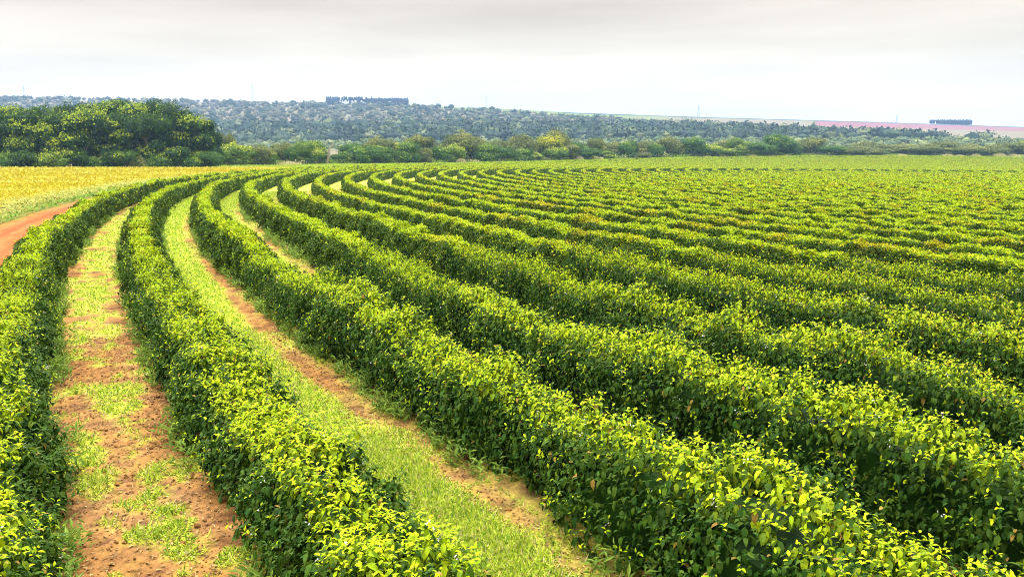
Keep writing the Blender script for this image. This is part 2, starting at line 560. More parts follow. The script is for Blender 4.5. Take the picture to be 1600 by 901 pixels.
def build_hedge(n):
    rng = np.random.default_rng(100 + n)
    bag = Bag()
    R = R0 - ROW * n
    bz = .6 * np.clip([0, 0, .0, .03, .16, .3, .38, .3, .42, .3, .12, .08, .3, .35, .2, .35][n] if n < 16 else .12 + .25 * rng.random(), 0, .5)
    for arc in ring_arcs(R, 9.0, 0.25):
        x = CX + R * np.cos(arc); y = CY + R * np.sin(arc)
        d = np.hypot(x, y)
        # ---- body of inner foliage
        seg = R * abs(arc[1] - arc[0])
        want = np.clip(.0055 * d, .14, 1.0)
        cum = np.concatenate([[0], np.cumsum(seg / want[:-1])])
        m = max(4, int(cum[-1]))
        ar = np.interp(np.linspace(0, cum[-1], m), cum, arc)
        dd = np.hypot(CX + R * np.cos(ar), CY + R * np.sin(ar))
        npz = 15 if dd.min() < 60 else 11
        ph = np.linspace(0, 1, npz)
        Aa, Ph = np.meshgrid(ar, ph, indexing='ij')
        D = np.repeat(dd[:, None], npz, 1)
        hx, hz, nx, nz_ = hedge_section(n, Aa * R, Ph, D, .4)
        ins = np.clip(.36 - D * .0014, .10, .36)
        P, N, T = hedge_world(n, Aa, Aa * R, hx - nx * ins, np.maximum(hz - np.abs(nz_) * ins, 0.0), nx, nz_)
        P[:, 0, 2] -= .15; P[:, -1, 2] -= .15
        i = np.arange(m - 1)[:, None] * npz; j = np.arange(npz - 1)[None, :]
        f = np.stack([i + j, i + j + 1, i + npz + j + 1, i + npz + j], -1).reshape(-1, 4)
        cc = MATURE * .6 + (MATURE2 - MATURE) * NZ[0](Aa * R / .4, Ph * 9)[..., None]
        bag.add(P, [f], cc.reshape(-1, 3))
        # closing caps of the arc
        for e in (0, m - 1):
            bag.add(P[e], [np.arange(npz)[None, :]], MATURE)
        # ---- leaves, banded by distance
        edges = [0, 13, 22, 32, 48, 70, 100, 150, 220, 700]
        for lo, hi_ in zip(edges[:-1], edges[1:]):
            sel = (d >= lo) & (d < hi_)
            if not sel.any(): continue
            length = sel.sum() * seg
            mid = min((lo + hi_) / 2, 330)
            aa_all = arc[sel]
            wgt = np.where(view_mask(x[sel], y[sel], 2.5, 33.4), 1.0, .3)
            length *= wgt.mean(); wgt = wgt / wgt.sum()
            if lo < 32:                       # shoots: whorls of leaves round a tip
                L0 = .108
                ns = int(length * 4.3 * (88 if lo < 22 else 74))
                a = rng.choice(aa_all, ns, p=wgt) + (rng.random(ns) - .5) * seg / R
                phi = rng.beta(.95, .95, ns)
                hx, hz, nx, nz_ = hedge_section(n, a * R, phi, d)
                lift = np.where(rng.random(ns) < .68, rng.normal(.01, .05, ns), rng.normal(-.18, .06, ns))
                lift = lift + (rng.random(ns) < .05) * rng.uniform(.05, .2, ns) * (nz_ > .6)
                P, N, T = hedge_world(n, a, a * R, hx + nx * lift, hz + nz_ * lift, nx, nz_)
                ax = unit(N * .75 + np.array([0, 0, .55]) + rng.normal(0, .35, (ns, 3)))
                r1 = unit(np.cross(ax, T + rng.normal(0, .3, (ns, 3)))); r2 = np.cross(ax, r1)
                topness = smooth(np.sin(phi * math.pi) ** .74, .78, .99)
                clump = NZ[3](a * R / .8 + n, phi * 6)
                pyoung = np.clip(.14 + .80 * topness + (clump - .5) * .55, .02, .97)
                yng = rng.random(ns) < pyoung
                brz = rng.random(ns) < bz
                nl = 7
                for q in range(nl):
                    ang = q * 2.4 + rng.random(ns) * .8
                    rad = r1 * np.cos(ang)[:, None] + r2 * np.sin(ang)[:, None]
                    inner = q < 3
                    along = (.07 - .02 * q) if inner else (-.02 * q)
                    droop = (-.15 if inner else -1.15)
                    Dv = rad * 1.0 + ax * (.75 if inner else .15) + np.array([0, 0, droop]) * rng.uniform(.5, 1.3, (ns, 1))
                    ln = L0 * rng.uniform(.75, 1.25, ns) * (.60 if inner else 1.15)
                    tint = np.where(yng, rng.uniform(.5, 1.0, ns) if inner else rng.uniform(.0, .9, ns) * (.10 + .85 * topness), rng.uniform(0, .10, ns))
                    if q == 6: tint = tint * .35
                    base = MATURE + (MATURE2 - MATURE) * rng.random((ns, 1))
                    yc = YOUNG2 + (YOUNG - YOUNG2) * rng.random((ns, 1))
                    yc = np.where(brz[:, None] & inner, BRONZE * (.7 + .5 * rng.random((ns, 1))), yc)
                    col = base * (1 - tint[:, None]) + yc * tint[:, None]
                    col = np.where(rng.random((ns, 1)) < .008, np.array([.24, .15, .03]), col)
                    Nn = ax * .6 + np.array([0, 0, .8]) - Dv * .1
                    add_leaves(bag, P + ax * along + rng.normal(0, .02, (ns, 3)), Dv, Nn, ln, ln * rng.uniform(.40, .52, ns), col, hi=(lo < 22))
                fl = rng.random(ns) < .012                     # a few small white specks
                for q in range(4):
                    add_leaves(bag, P[fl] + N[fl] * .05 + rng.normal(0, .02, (fl.sum(), 3)), rng.normal(0, 1, (fl.sum(), 3)), N[fl] + rng.normal(0, .5, (fl.sum(), 3)), .034, .016, np.full((int(fl.sum()), 3), .62))
            else:
                L0 = float(np.clip(.0023 * mid, .115, .36))
                aream = 4.3 if lo < 70 else 3.2 if lo < 150 else 2.2
                cov = 2.3 if lo < 70 else 1.9 if lo < 150 else 1.5
                ns = int(length * aream * cov / (L0 * L0 * .5 * .5))
                if ns < 1: continue
                a = rng.choice(aa_all, ns, p=wgt) + (rng.random(ns) - .5) * seg / R
                phi = rng.beta(1.0, 1.0, ns) if lo < 70 else np.clip(rng.beta(1.7, 1.7, ns), .02, .98) if lo < 150 else np.clip(rng.beta(2.6, 2.6, ns), .05, .95)
                hx, hz, nx, nz_ = hedge_section(n, a * R, phi, d)
                lift = rng.normal(-.01, .05, ns)
                P, N, T = hedge_world(n, a, a * R, hx + nx * lift, hz + nz_ * lift, nx, nz_)
                Dv = N * .35 + T * rng.normal(0, .8, (ns, 1)) + rng.normal(0, .4, (ns, 3)) + np.array([0, 0, -.35])
                topness = smooth(np.sin(phi * math.pi) ** .74, .88, .997)  # young flush kept to the crest; dark upper sides also paint in shade
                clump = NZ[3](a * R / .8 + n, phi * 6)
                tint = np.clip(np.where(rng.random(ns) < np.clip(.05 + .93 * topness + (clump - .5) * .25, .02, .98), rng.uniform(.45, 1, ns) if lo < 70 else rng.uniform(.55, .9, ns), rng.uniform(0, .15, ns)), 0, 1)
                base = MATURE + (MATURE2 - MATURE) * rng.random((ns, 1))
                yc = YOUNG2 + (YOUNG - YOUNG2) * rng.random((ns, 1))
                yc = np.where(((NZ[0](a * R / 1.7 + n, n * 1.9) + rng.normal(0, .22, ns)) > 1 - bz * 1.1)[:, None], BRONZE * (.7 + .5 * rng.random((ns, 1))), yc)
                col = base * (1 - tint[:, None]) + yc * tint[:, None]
                ln = L0 * rng.uniform(.7, 1.3, ns)
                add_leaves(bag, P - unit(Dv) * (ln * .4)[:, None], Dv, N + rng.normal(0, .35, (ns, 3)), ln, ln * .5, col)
    if not bag.n: return None
    return bag.build("coffee_hedge", M_LEAF)


ORD = ["first", "second", "third", "fourth", "fifth", "sixth", "seventh", "eighth", "ninth", "tenth", "eleventh", "twelfth",
       "thirteenth", "fourteenth", "fifteenth", "sixteenth", "seventeenth", "eighteenth", "nineteenth", "twentieth"]
TENS = ["", "", "twenty", "thirty", "forty", "fifty", "sixty", "seventy", "eighty", "ninety"]


def ordinal(i):
    """1-based"""
    if i <= 20: return ORD[i - 1]
    if i >= 100: return "%dth" % i if i % 10 not in (1, 2, 3) or i in (111, 112, 113) else "%d%s" % (i, {1: "st", 2: "nd", 3: "rd"}[i % 10])
    t, u = divmod(i, 10)
    return {2: "twentieth", 3: "thirtieth", 4: "fortieth", 5: "fiftieth", 6: "sixtieth", 7: "seventieth", 8: "eightieth", 9: "ninetieth"}[t] if u == 0 else TENS[t] + "-" + ORD[u - 1]


def hedges():
    global NOTCH_S
    # where the gap of the second row stands
    R = R0 - ROW
    a = np.linspace(math.pi * .9, math.pi * 1.2, 4000)
    X = CX + R * np.cos(a); Y = CY + R * np.sin(a)
    NOTCH_S = float(a[np.argmin(np.abs(Y - 104.0))] * R)
    special = {0: "outermost coffee hedge, running along the edge of the red dirt road",
               1: "second coffee hedge from the red dirt road, with bare red soil on its road side",
               2: "third coffee hedge from the red dirt road, bright grassy path before it",
               3: "fourth coffee hedge from the red dirt road, tall weeds in the narrow path before it",
               4: "fifth coffee hedge from the red dirt road, yellow green young tips along its top"}
    for n in range(N_ROWS):
        o = build_hedge(n)
        if o is None: continue
        look = "orange tinged young tips" if n in (5, 6, 8, 12, 13, 15) else "yellow green young tips"
        tag(o, special.get(n, "%s coffee hedge counted from the red dirt road, with %s" % (ordinal(n + 1), look)),
            "hedge", "curved coffee hedge rows of the round field")


# ------------------------------------------------------------------ trees
def icosphere(sub):
    import bmesh
    bm = bmesh.new(); bmesh.ops.create_icosphere(bm, subdivisions=sub, radius=1.0)
    v = np.array([x.co[:] for x in bm.verts]); f = np.array([[q.index for q in p.verts] for p in bm.faces]); bm.free()
    return v, f


ICO1, ICO2 = icosphere(1), icosphere(2)


def add_tube(bag, pts, rad, col, k=7):
    pts = np.asarray(pts, float); rad = np.asarray(rad, float)
    n = len(pts)
    tan = unit(np.gradient(pts, axis=0))
    ref = np.array([0.31, 0.95, 0.05])
    s = unit(np.cross(tan, ref)); t = np.cross(tan, s)
    a = np.linspace(0, 2 * math.pi, k, endpoint=False)
    v = pts[:, None] + rad[:, None, None] * (s[:, None] * np.cos(a)[None, :, None] + t[:, None] * np.sin(a)[None, :, None])
    i = np.arange(n - 1)[:, None] * k; j = np.arange(k)[None, :]
    f = np.stack([i + j, i + (j + 1) % k, i + k + (j + 1) % k, i + k + j], -1).reshape(-1, 4)
    bag.add(v, [f, np.arange(k)[None, ::-1], (np.arange(k) + (n - 1) * k)[None, :]], col)


PAL = {  # leaf colours: (base, lighter, accent)
    'dark': ((0.028, 0.075, 0.014), (0.085, 0.165, 0.022), (0.17, 0.25, 0.022)),
    'mid': ((0.065, 0.125, 0.016), (0.175, 0.25, 0.026), (0.32, 0.37, 0.03)),
    'olive': ((0.070, 0.088, 0.024), (0.145, 0.172, 0.042), (0.21, 0.22, 0.052)),
    'yellow': ((0.16, 0.20, 0.016), (0.34, 0.36, 0.018), (0.42, 0.38, 0.018)),
    'straw': ((0.34, 0.31, 0.14), (0.50, 0.45, 0.24), (0.55, 0.49, 0.29)),
    'forest': ((0.009, 0.032, 0.008), (0.060, 0.125, 0.014), (0.26, 0.34, 0.02)),
}


def tree_meshes(kind, seed, H, W, leaf, n_leaf, low=0.15, lobes=9):
    """a trunk bag and a crown bag for a tree of height H and crown width W, foot at the origin"""
    rng = np.random.default_rng(seed)
    base, light, accent = (np.array(c) for c in PAL[kind])
    tr, cr = Bag(), Bag()
    lean = rng.normal(0, .03, 2) * H
    z = np.linspace(-.3, H * .8, 7)
    pts = np.stack([lean[0] * (z / H) ** 2 + np.sin(z * 1.3) * .02 * W, lean[1] * (z / H) ** 2 + np.cos(z * 1.1) * .02 * W, z], -1)
    r0 = max(.05, .022 * H)
    add_tube(tr, pts, np.linspace(r0 * 1.2, r0 * .3, 7), (1, 1, 1))
    cs, rs = [], []
    for i in range(lobes):
        t = i / max(1, lobes - 1)
        if i == 0:
            c = np.array([lean[0], lean[1], H * .80]); r = W * .33
        else:
            ang = i * 2.39996 + rng.normal(0, .3)
            zz = H * (low + .10 + (.82 - low - .1) * rng.random() ** .8)
            prof = math.sin(math.pi * np.clip((zz / H - low) / (1.06 - low), .08, .98)) ** .5
            rad = W * .5 * prof * rng.uniform(.45, .72)
            c = np.array([math.cos(ang) * rad, math.sin(ang) * rad, zz]); r = W * rng.uniform(.17, .29)
        rz = r * rng.uniform(.7, 1.0)
        c[2] = min(c[2], H - rz * .95); c[2] = max(c[2], rz * .8)
        cs.append(c); rs.append((r, r, rz))
        k0 = rng.integers(2, 5)
        add_tube(tr, [pts[k0], (pts[k0] + c) / 2 + [0, 0, -.04 * H], c], [r0 * .5, r0 * .3, r0 * .1], (1, 1, 1), 5)
    cs, rs = np.array(cs), np.array(rs)
    # inner mass of each bough
    v, f = ICO1
    for c, r in zip(cs, rs):
        w = v * (r * .74) * (1 + rng.normal(0, .10, (len(v), 1))) + c
        cr.add(w, [f], base * .9)
    # leaves
    area = rs[:, 0] ** 2
    li = rng.choice(len(cs), n_leaf, p=area / area.sum())
    dirs = unit(rng.normal(0, 1, (n_leaf, 3)) + np.array([0, 0, .25]))
    rad = rng.uniform(.72, 1.10, n_leaf)
    # uneven outline: boughs bulge and thin out
    bulge = 1 + .22 * np.sin(dirs[:, 0] * 5 + li * 2.1) * np.cos(dirs[:, 2] * 6 + li)
    P = cs[li] + dirs * rs[li] * (rad * bulge)[:, None]
    inside = np.zeros(n_leaf, bool)
    for k in range(len(cs)):
        e = (((P - cs[k]) / (rs[k] * .72)) ** 2).sum(1)
        inside |= (e < 1) & (li != k)
    ok = ~inside & (P[:, 2] > .05)
    P, dirs, li = P[ok], dirs[ok], li[ok]
    m = len(P)
    lob = rng.random(len(cs))[li]
    mixv = np.clip(rng.normal(.25, .22, m) + (lob - .5) * .55 + (dirs[:, 2] > .35) * .28, 0, 1)  # upward sides of boughs lighter: light from above painted into leaf colour
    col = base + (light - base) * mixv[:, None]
    acc = (rng.random(m) < .01 + .66 * (lob > .60) * (dirs[:, 2] > .15))  # accents on upward sides of some boughs, as painted highlights
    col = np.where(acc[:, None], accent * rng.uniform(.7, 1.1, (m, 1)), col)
    Dv = dirs * .25 + rng.normal(0, .6, (m, 3)) + np.array([0, 0, -.25])
    ln = leaf * rng.uniform(.6, 1.4, m)
    add_leaves(cr, P - unit(Dv) * (ln * .4)[:, None], Dv, dirs + rng.normal(0, .25, (m, 3)), ln, ln * .75, col)
    return tr, cr


def make_tree(name, kind, seed, H, W, leaf, n_leaf, loc, low=.15, lobes=9, bark=None):
    t = empty(name, loc)
    tr, cr = tree_meshes(kind, seed, H, W, leaf, n_leaf, low, lobes)
    tr.build("trunk", bark or M_BARK, t)
    cr.build("crown", M_TREE, t)
    return t


def copy_tree(src, loc, rot, scale):
    r = src.copy(); sc.collection.objects.link(r)
    r.location, r.rotation_euler, r.scale = loc, (0, 0, rot), scale
    for ch in src.children:
        c = ch.copy(); sc.collection.objects.link(c); c.parent = r
    return r


def forest():
    """the tall wood beyond the ripe crop"""
    # photo column, top row, crown width in photo pixels, extra depth behind the crop's edge
    rows = [(-30, 168, 80, 8), (18, 166, 74, 10), (62, 165, 70, 7), (105, 163, 72, 12), (140, 160, 64, 8), (172, 150, 66, 16),
            (205, 160, 66, 8), (240, 153, 64, 14), (262, 160, 60, 6), (285, 172, 62, 5), (308, 181, 56, 4), (322, 197, 40, 9),
            (40, 170, 70, 3), (125, 172, 70, 2), (225, 176, 66, 2), (-75, 172, 90, 10), (84, 176, 60, 1), (180, 174, 60, 3)]
    names = ["at the frame's left end", "right of the left end", "above the two pale posts", "two left of the domed tallest tree", "beside the tallest one",
             "tallest of the wood, with a domed top", "just right of the domed tallest tree", "second tallest, with draped pale foliage",
             "just right of the second tallest one", "with bulging dark crown near the wood's right end", "last big one at the wood's right end",
             "smaller, leaning out at the wood's right end", "in front, near the left end", "in front, below the domed tallest tree",
             "in front, dark and broad, left of the right end", "beyond the left end", "narrow one in front, right of the two posts", "narrow one in front, right of the tallest tree"]
    for i, (px, py, wpx, dep) in enumerate(rows):
        x0, _ = ray_at(px, 262, 215)
        Y = FIELD_FAR(x0) + 4 + dep * 1.5
        x, ztop = ray_at(px, py, Y)
        zb = float(terrain(x, Y))
        H = ztop - zb; W = wpx * Y / F_PX
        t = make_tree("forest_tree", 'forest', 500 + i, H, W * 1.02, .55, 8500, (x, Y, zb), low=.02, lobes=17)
        tag(t, "tall dark green forest tree, " + names[i], "tree", "tall trees of the dark wood behind the yellow crop")
    sh = [(8, 246, 44, 'dark'), (35, 236, 40, 'forest'), (85, 239, 58, 'mid'), (118, 232, 44, 'forest'), (145, 252, 40, 'dark'), (175, 236, 44, 'forest'),
          (195, 236, 44, 'dark'), (215, 254, 30, 'olive'), (250, 250, 46, 'dark'), (272, 230, 46, 'forest'), (300, 246, 40, 'dark'), (322, 238, 44, 'dark'), (28, 262, 14, 'yellow')]
    for i, (px, py, wpx, kind) in enumerate(sh):
        x0, _ = ray_at(px, 262, 215)
        Y = FIELD_FAR(x0) + 1.5
        x, ztop = ray_at(px, py, Y); zb = float(terrain(x, Y))
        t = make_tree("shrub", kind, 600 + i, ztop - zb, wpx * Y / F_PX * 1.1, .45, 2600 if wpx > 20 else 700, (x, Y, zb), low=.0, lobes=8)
        if kind == 'yellow':
            lab = "small yellowish bush between the two pale posts at the crop's edge"
        else:
            lab = "%s green shrub at the foot of the dark wood, %s from the left" % ({'mid': 'light', 'forest': 'very dark', 'dark': 'leafy', 'olive': 'brownish'}[kind], ordinal(1 + sum(q[0] < px for q in sh)))
        tag(t, lab, "shrub", "shrubs at the foot of the dark wood")


EDGE_PX = [300, 365, 416, 465, 513, 560, 607, 653, 698, 743, 788, 833, 878, 923, 968, 1014, 1060, 1107, 1155, 1203, 1253, 1304, 1356, 1410, 1466, 1700]
EDGE_Y = [240, 265, 280, 295, 310, 320, 330, 340, 350, 362, 375, 388, 402, 417, 431, 444, 457, 468, 478, 487, 494, 500, 505, 508, 510, 510]


def bush_line():
    B = [(335, 226, 40, 'mid'), (357, 211, 30, 'olive'), (362, 224, 46, 'mid'), (388, 232, 40, 'mid'), (405, 228, 38, 'olive'), (418, 236, 32, 'mid'),
         (440, 224, 38, 'olive'), (455, 232, 20, 'dark'), (470, 221, 40, 'mid'), (479, 238, 38, 'dark'), (500, 232, 28, 'mid'),
         (530, 240, 28, 'dark'), (545, 236, 30, 'mid'), (560, 231, 38, 'dark'), (590, 228, 46, 'dark'), (588, 215, 46, 'olive'), (612, 224, 44, 'yellow'),
         (634, 222, 40, 'dark'), (655, 212, 46, 'olive'), (650, 243, 16, 'yellow'), (660, 232, 32, 'olive'), (690, 230, 36, 'dark'), (708, 226, 32, 'mid'),
         (724, 207, 50, 'olive'), (715, 238, 26, 'mid'), (756, 226, 42, 'dark'), (742, 216, 36, 'olive'), (787, 230, 36, 'dark'), (815, 212, 46, 'olive'), (815, 233, 36, 'dark'),
         (834, 238, 28, 'mid'), (868, 204, 48, 'olive'), (860, 214, 42, 'yellow'), (866, 230, 36, 'mid'), (890, 226, 34, 'olive'), (914, 231, 44, 'dark'), (945, 236, 34, 'mid'), (935, 217, 30, 'olive'),
         (983, 221, 28, 'dark'), (965, 222, 44, 'olive'), (1003, 238, 32, 'olive'), (1010, 222, 36, 'olive'), (1025, 225, 26, 'dark'), (1046, 214, 40, 'olive'), (1060, 223, 26, 'yellow'),
         (1087, 216, 44, 'dark'), (1110, 226, 40, 'mid'), (1130, 220, 44, 'olive'), (1148, 216, 30, 'mid'), (1140, 232, 40, 'mid'), (1186, 223, 54, 'dark'), (1170, 222, 36, 'mid'), (1215, 210, 42, 'dark'),
         (1237, 220, 36, 'dark'), (1266, 216, 44, 'olive'), (1300, 228, 44, 'dark'), (1335, 229, 48, 'olive'), (1362, 232, 34, 'olive'), (1380, 237, 20, 'dark'), (1415, 225, 64, 'olive'), (1469, 221, 46, 'olive'),
         (1445, 228, 40, 'olive'), (1495, 231, 40, 'olive'), (1520, 228, 44, 'olive'), (1555, 228, 44, 'olive'), (1590, 223, 46, 'olive'), (1625, 226, 46, 'olive'), (1665, 222, 46, 'dark')]
    rng = np.random.default_rng(7)
    front = set()
    for i in range(26):                                   # further ones behind and between
        px = 350 + i * 50 + rng.uniform(-18, 18)
        B.append((px, rng.uniform(219, 229), rng.uniform(30, 46), ['olive', 'mid', 'olive', 'dark'][rng.integers(0, 4)]))
    nb = len(B) - 26
    S = [(448, 251, 40), (1175, 239, 16), (1203, 240, 18), (1230, 241, 14), (1408, 240, 18), (1385, 241, 14), (1480, 240, 18), (1525, 240, 16), (1562, 238, 20), (1584, 240, 18), (1105, 242, 14), (720, 246, 14), (905, 243, 14), (1500, 241, 12), (1340, 241, 12)]
    protos = {}
    items = []
    for i, (px, py, wpx, kind) in enumerate(B):
        behind = 16 if i >= nb else (9 if kind in ('olive', 'yellow') and py < 226 else 2)
        items.append((px, py, wpx, kind, behind))
    for px, py, wpx in S:
        items.append((px, py, wpx, 'straw', -2))
    order = {}
    count = {}
    for it in sorted(items, key=lambda t: t[0]):
        pass
    hand = {(612, 224): "wide yellow topped bush in the bush line, left of the picture's middle",
            (650, 243): "tiny bright yellow bush at the foot of the bush line",
            (1215, 210): "tallest dark green tree of the bush line, round headed, right of the middle",
            (868, 204): "tallest olive brown tree of the bush line, broad and flat topped",
            (860, 214): "bright yellow green bush under the tallest olive tree",
            (1060, 223): "small orange yellow bush among the dark green ones",
            (1469, 221): "dark olive dome shaped tree standing alone near the bush line's right end",
            (448, 251): "large straw coloured grass mound beside the dead tree"}
    words = {'dark': "dark green", 'mid': "mid green", 'olive': "olive brown", 'yellow': "yellow", 'straw': "straw coloured"}
    for i, it in sorted(enumerate(items), key=lambda t: t[1][0]):
        px, py, wpx, kind, behind = it
        Y = float(np.interp(px, EDGE_PX, EDGE_Y)) + 22 + behind * 1.6 + rng.uniform(-2, 2)
        x, ztop = ray_at(px, py, Y); zb = float(terrain(x, Y)) - .05
        H = ztop - zb; W = wpx * Y / F_PX * 1.08
        key = (kind, i % 4)
        nm = "grass_clump" if kind == 'straw' else ("bush" if H < 5.5 else "tree")
        low = {'dark': .02, 'mid': .0, 'olive': .10, 'yellow': .1, 'straw': .0}[kind]
        if kind == 'straw':
            t = straw_clump(800 + i, H, W, (x, Y, zb))
        elif key not in protos:
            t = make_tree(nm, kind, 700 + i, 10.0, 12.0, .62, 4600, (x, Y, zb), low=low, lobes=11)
            t.scale = (W / 12.0, W / 12.0, H / 10.0)
            protos[key] = t
        else:
            t = copy_tree(protos[key], (x, Y, zb), rng.uniform(0, 6.28), (W / 12.0, W / 12.0, H / 10.0))
            t.name = nm
        lab = hand.get((px, py))
        if lab is None:
            thing = "pale feathery grass clump" if kind == 'straw' else ("%s %s" % (words[kind], "low bush" if H < 5.5 else "bushy tree"))
            count[thing] = count.get(thing, 0) + 1
            lab = "%s %s from the left, beyond the field's far edge" % (ordinal(count[thing]), thing)
        tag(t, lab, "grass clump" if kind == 'straw' else ("bush" if nm == "bush" else "tree"), "bush line along the far edge of the coffee field")


def undergrowth():
    rng = np.random.default_rng(41); bag = Bag()
    n = 60000
    px = rng.uniform(325, 1720, n)
    Y = np.interp(px, EDGE_PX, EDGE_Y) + rng.uniform(19, 52, n)
    x = (px - 800) / F_PX * Y
    hmax = .5 + np.where(px > 1240, 1.4, 3.2) * NZ[3].fbm(x / 6, Y / 9, 3) ** 1.5
    z = terrain(x, Y) + hmax * rng.random(n) ** .7
    kind = NZ[4](x / 9, Y / 9)[:, None]
    t = rng.random((n, 1))
    c1 = np.array(PAL['mid'][0]) * t + np.array(PAL['mid'][1]) * (1 - t)
    c2 = np.array(PAL['olive'][0]) * t + np.array(PAL['olive'][1]) * (1 - t)
    c3 = np.array(PAL['straw'][0]) * t + np.array(PAL['straw'][1]) * (1 - t)
    col = np.where(kind < .45, c1, np.where(kind < .75, c2, c3))
    L = rng.uniform(.4, 1.0, n)
    add_leaves(bag, np.stack([x, Y, z], -1), rng.normal(0, 1, (n, 3)) + [0, 0, .4], rng.normal(0, .7, (n, 3)) + [0, -.4, .7], L, L * .7, col)
    tag(bag.build("undergrowth", M_TREE), "low mixed scrub filling the gaps of the bush line", "undergrowth", kind="stuff")


def straw_clump(seed, H, W, loc):
    rng = np.random.default_rng(seed); bag = Bag()
    n = 500
    a = rng.random(n) * 6.283; r = W * .42 * rng.random(n) ** .5
    P = np.stack([np.cos(a) * r, np.sin(a) * r, 0 * a], -1)
    D = np.stack([np.cos(a) * .5 * r / W, np.sin(a) * .5 * r / W, 0 * a + 1], -1) + rng.normal(0, .22, (n, 3))
    L = H * rng.uniform(.5, 1.1, n) * (1 - .5 * (r / (W * .42)) ** 2)
    b, l, ac = (np.array(c) for c in PAL['straw'])
    col = b + (l - b) * rng.random((n, 1))
    add_leaves(bag, P, D, rng.normal(0, 1, (n, 3)), L, W * .06 + .1, col)
    o = bag.build("grass_clump", M_GRASS); o.location = loc
    return o


def dead_tree():
    px = 511; Y = float(np.interp(px, EDGE_PX, EDGE_Y)) + 20
    def pt(ax, ay): 
        x, z = ray_at(ax, ay, Y); return (x, 0.0, z)
    x0, _ = ray_at(px, 260, Y); zb = float(terrain(x0, Y))
    t = empty("dead_tree", (x0, Y, zb))
    def loc(ax, ay, dy=0):
        x, z = ray_at(ax, ay, Y); return (x - x0, dy, z - zb)
    b = Bag(); add_tube(b, [(0, 0, -.3), loc(512, 250), loc(514, 240), loc(514.5, 233), loc(519, 227), loc(520.5, 224), loc(517.5, 220.5)], [.50, .42, .38, .34, .27, .2, .1], (1, 1, 1), 8)
    b.build("trunk", M_DEAD, t)
    for pts, r in (([loc(513, 241), loc(505, 243), loc(497, 241.5), loc(491, 239)], [.16, .12, .1, .05]),
                   ([loc(513.5, 238), loc(508, 236), loc(502, 238), loc(495, 238.5)], [.14, .1, .07, .04]),
                   ([loc(514, 236), loc(521, 236), loc(527, 235), loc(531, 234)], [.13, .1, .07, .04]),
                   ([loc(514, 246), loc(518, 248), loc(520, 244)], [.12, .08, .04])):
        b = Bag(); add_tube(b, pts, r, (1, 1, 1), 6); b.build("branch", M_DEAD, t)
    tag(t, "bare pale dead tree with crooked trunk at the far corner of the coffee field", "dead tree")


# ------------------------------------------------------------------ far things
def woodland():
    """the far wood on the rise: one mass"""
    rng = np.random.default_rng(11)
    bag = Bag()
    v, f = ICO1
    def scatter(n, ymin, dens, hmin, hmax, pal):
        px = rng.uniform(-150, 1750, n); Y = ymin[0] + (ymin[1] - ymin[0]) * rng.random(n)
        top = WOOD_TOP(px)
        x = (px - 800) / F_PX * Y * .98
        nn = NZ[2].fbm(x / 90, Y / 130, 3)
        ok = (Y < top - 15 + rng.normal(0, 12, n)) & (nn > 1 - dens - .25 * rng.random(n))
        x, Y, px = x[ok], Y[ok], px[ok]
        m = len(x)
        h = rng.uniform(hmin, hmax, m); w = h * rng.uniform(.55, .95, m)
        z = terrain(x, Y)
        ci = rng.random((m, 1)); cj = rng.random((m, 1))
        a, b, c = (np.array(k) for k in pal)
        col = a + (b - a) * ci + (c - a) * (cj > .86) * .8
        V = v[None] * (np.stack([w, w, h * .55], -1))[:, None] * (1 + rng.normal(0, .16, (m, len(v), 1))) + np.stack([x, Y, z + h * .5], -1)[:, None]
        off = (np.arange(m) * len(v))[:, None, None]
        bag.add(V, [(f[None] + off).reshape(-1, 3)], np.repeat(col, len(v), 0))
        k = 26
        d = unit(rng.normal(0, 1, (m, k, 3)) + np.array([0, 0, .4]))
        P = (d * np.stack([w, w, h * .55], -1)[:, None] * rng.uniform(.9, 1.22, (m, k, 1)) + np.stack([x, Y, z + h * .5], -1)[:, None]).reshape(-1, 3)
        d = d.reshape(-1, 3)
        cl = np.repeat(col, k, 0) * rng.uniform(.8, 1.35, (m * k, 1))
        ln = np.repeat(h, k) * rng.uniform(.18, .36, m * k)
        add_leaves(bag, P, rng.normal(0, 1, (m * k, 3)), d + rng.normal(0, .4, d.shape), ln, ln * .8, cl)
    dk = ((0.006, 0.018, 0.014), (0.025, 0.045, 0.022), (0.085, 0.10, 0.045))
    gy = ((0.035, 0.045, 0.028), (0.085, 0.085, 0.055), (0.13, 0.125, 0.075))
    gn = ((0.035, 0.06, 0.024), (0.075, 0.10, 0.035), (0.11, 0.13, 0.05))
    scatter(1500, (760, 980), .95, 5, 9, gn)
    scatter(3600, (960, 1300), .78, 8, 15, dk)
    scatter(2200, (960, 1350), .8, 5, 9, gy)
    scatter(5200, (1250, 2060), .72, 4, 8, gy)
    scatter(1300, (1280, 2080), .50, 6, 11, dk)
    o = bag.build("woodland", M_FAR)
    tag(o, "hazy blue green scrub woodland covering the far rise", "woodland", kind="stuff")


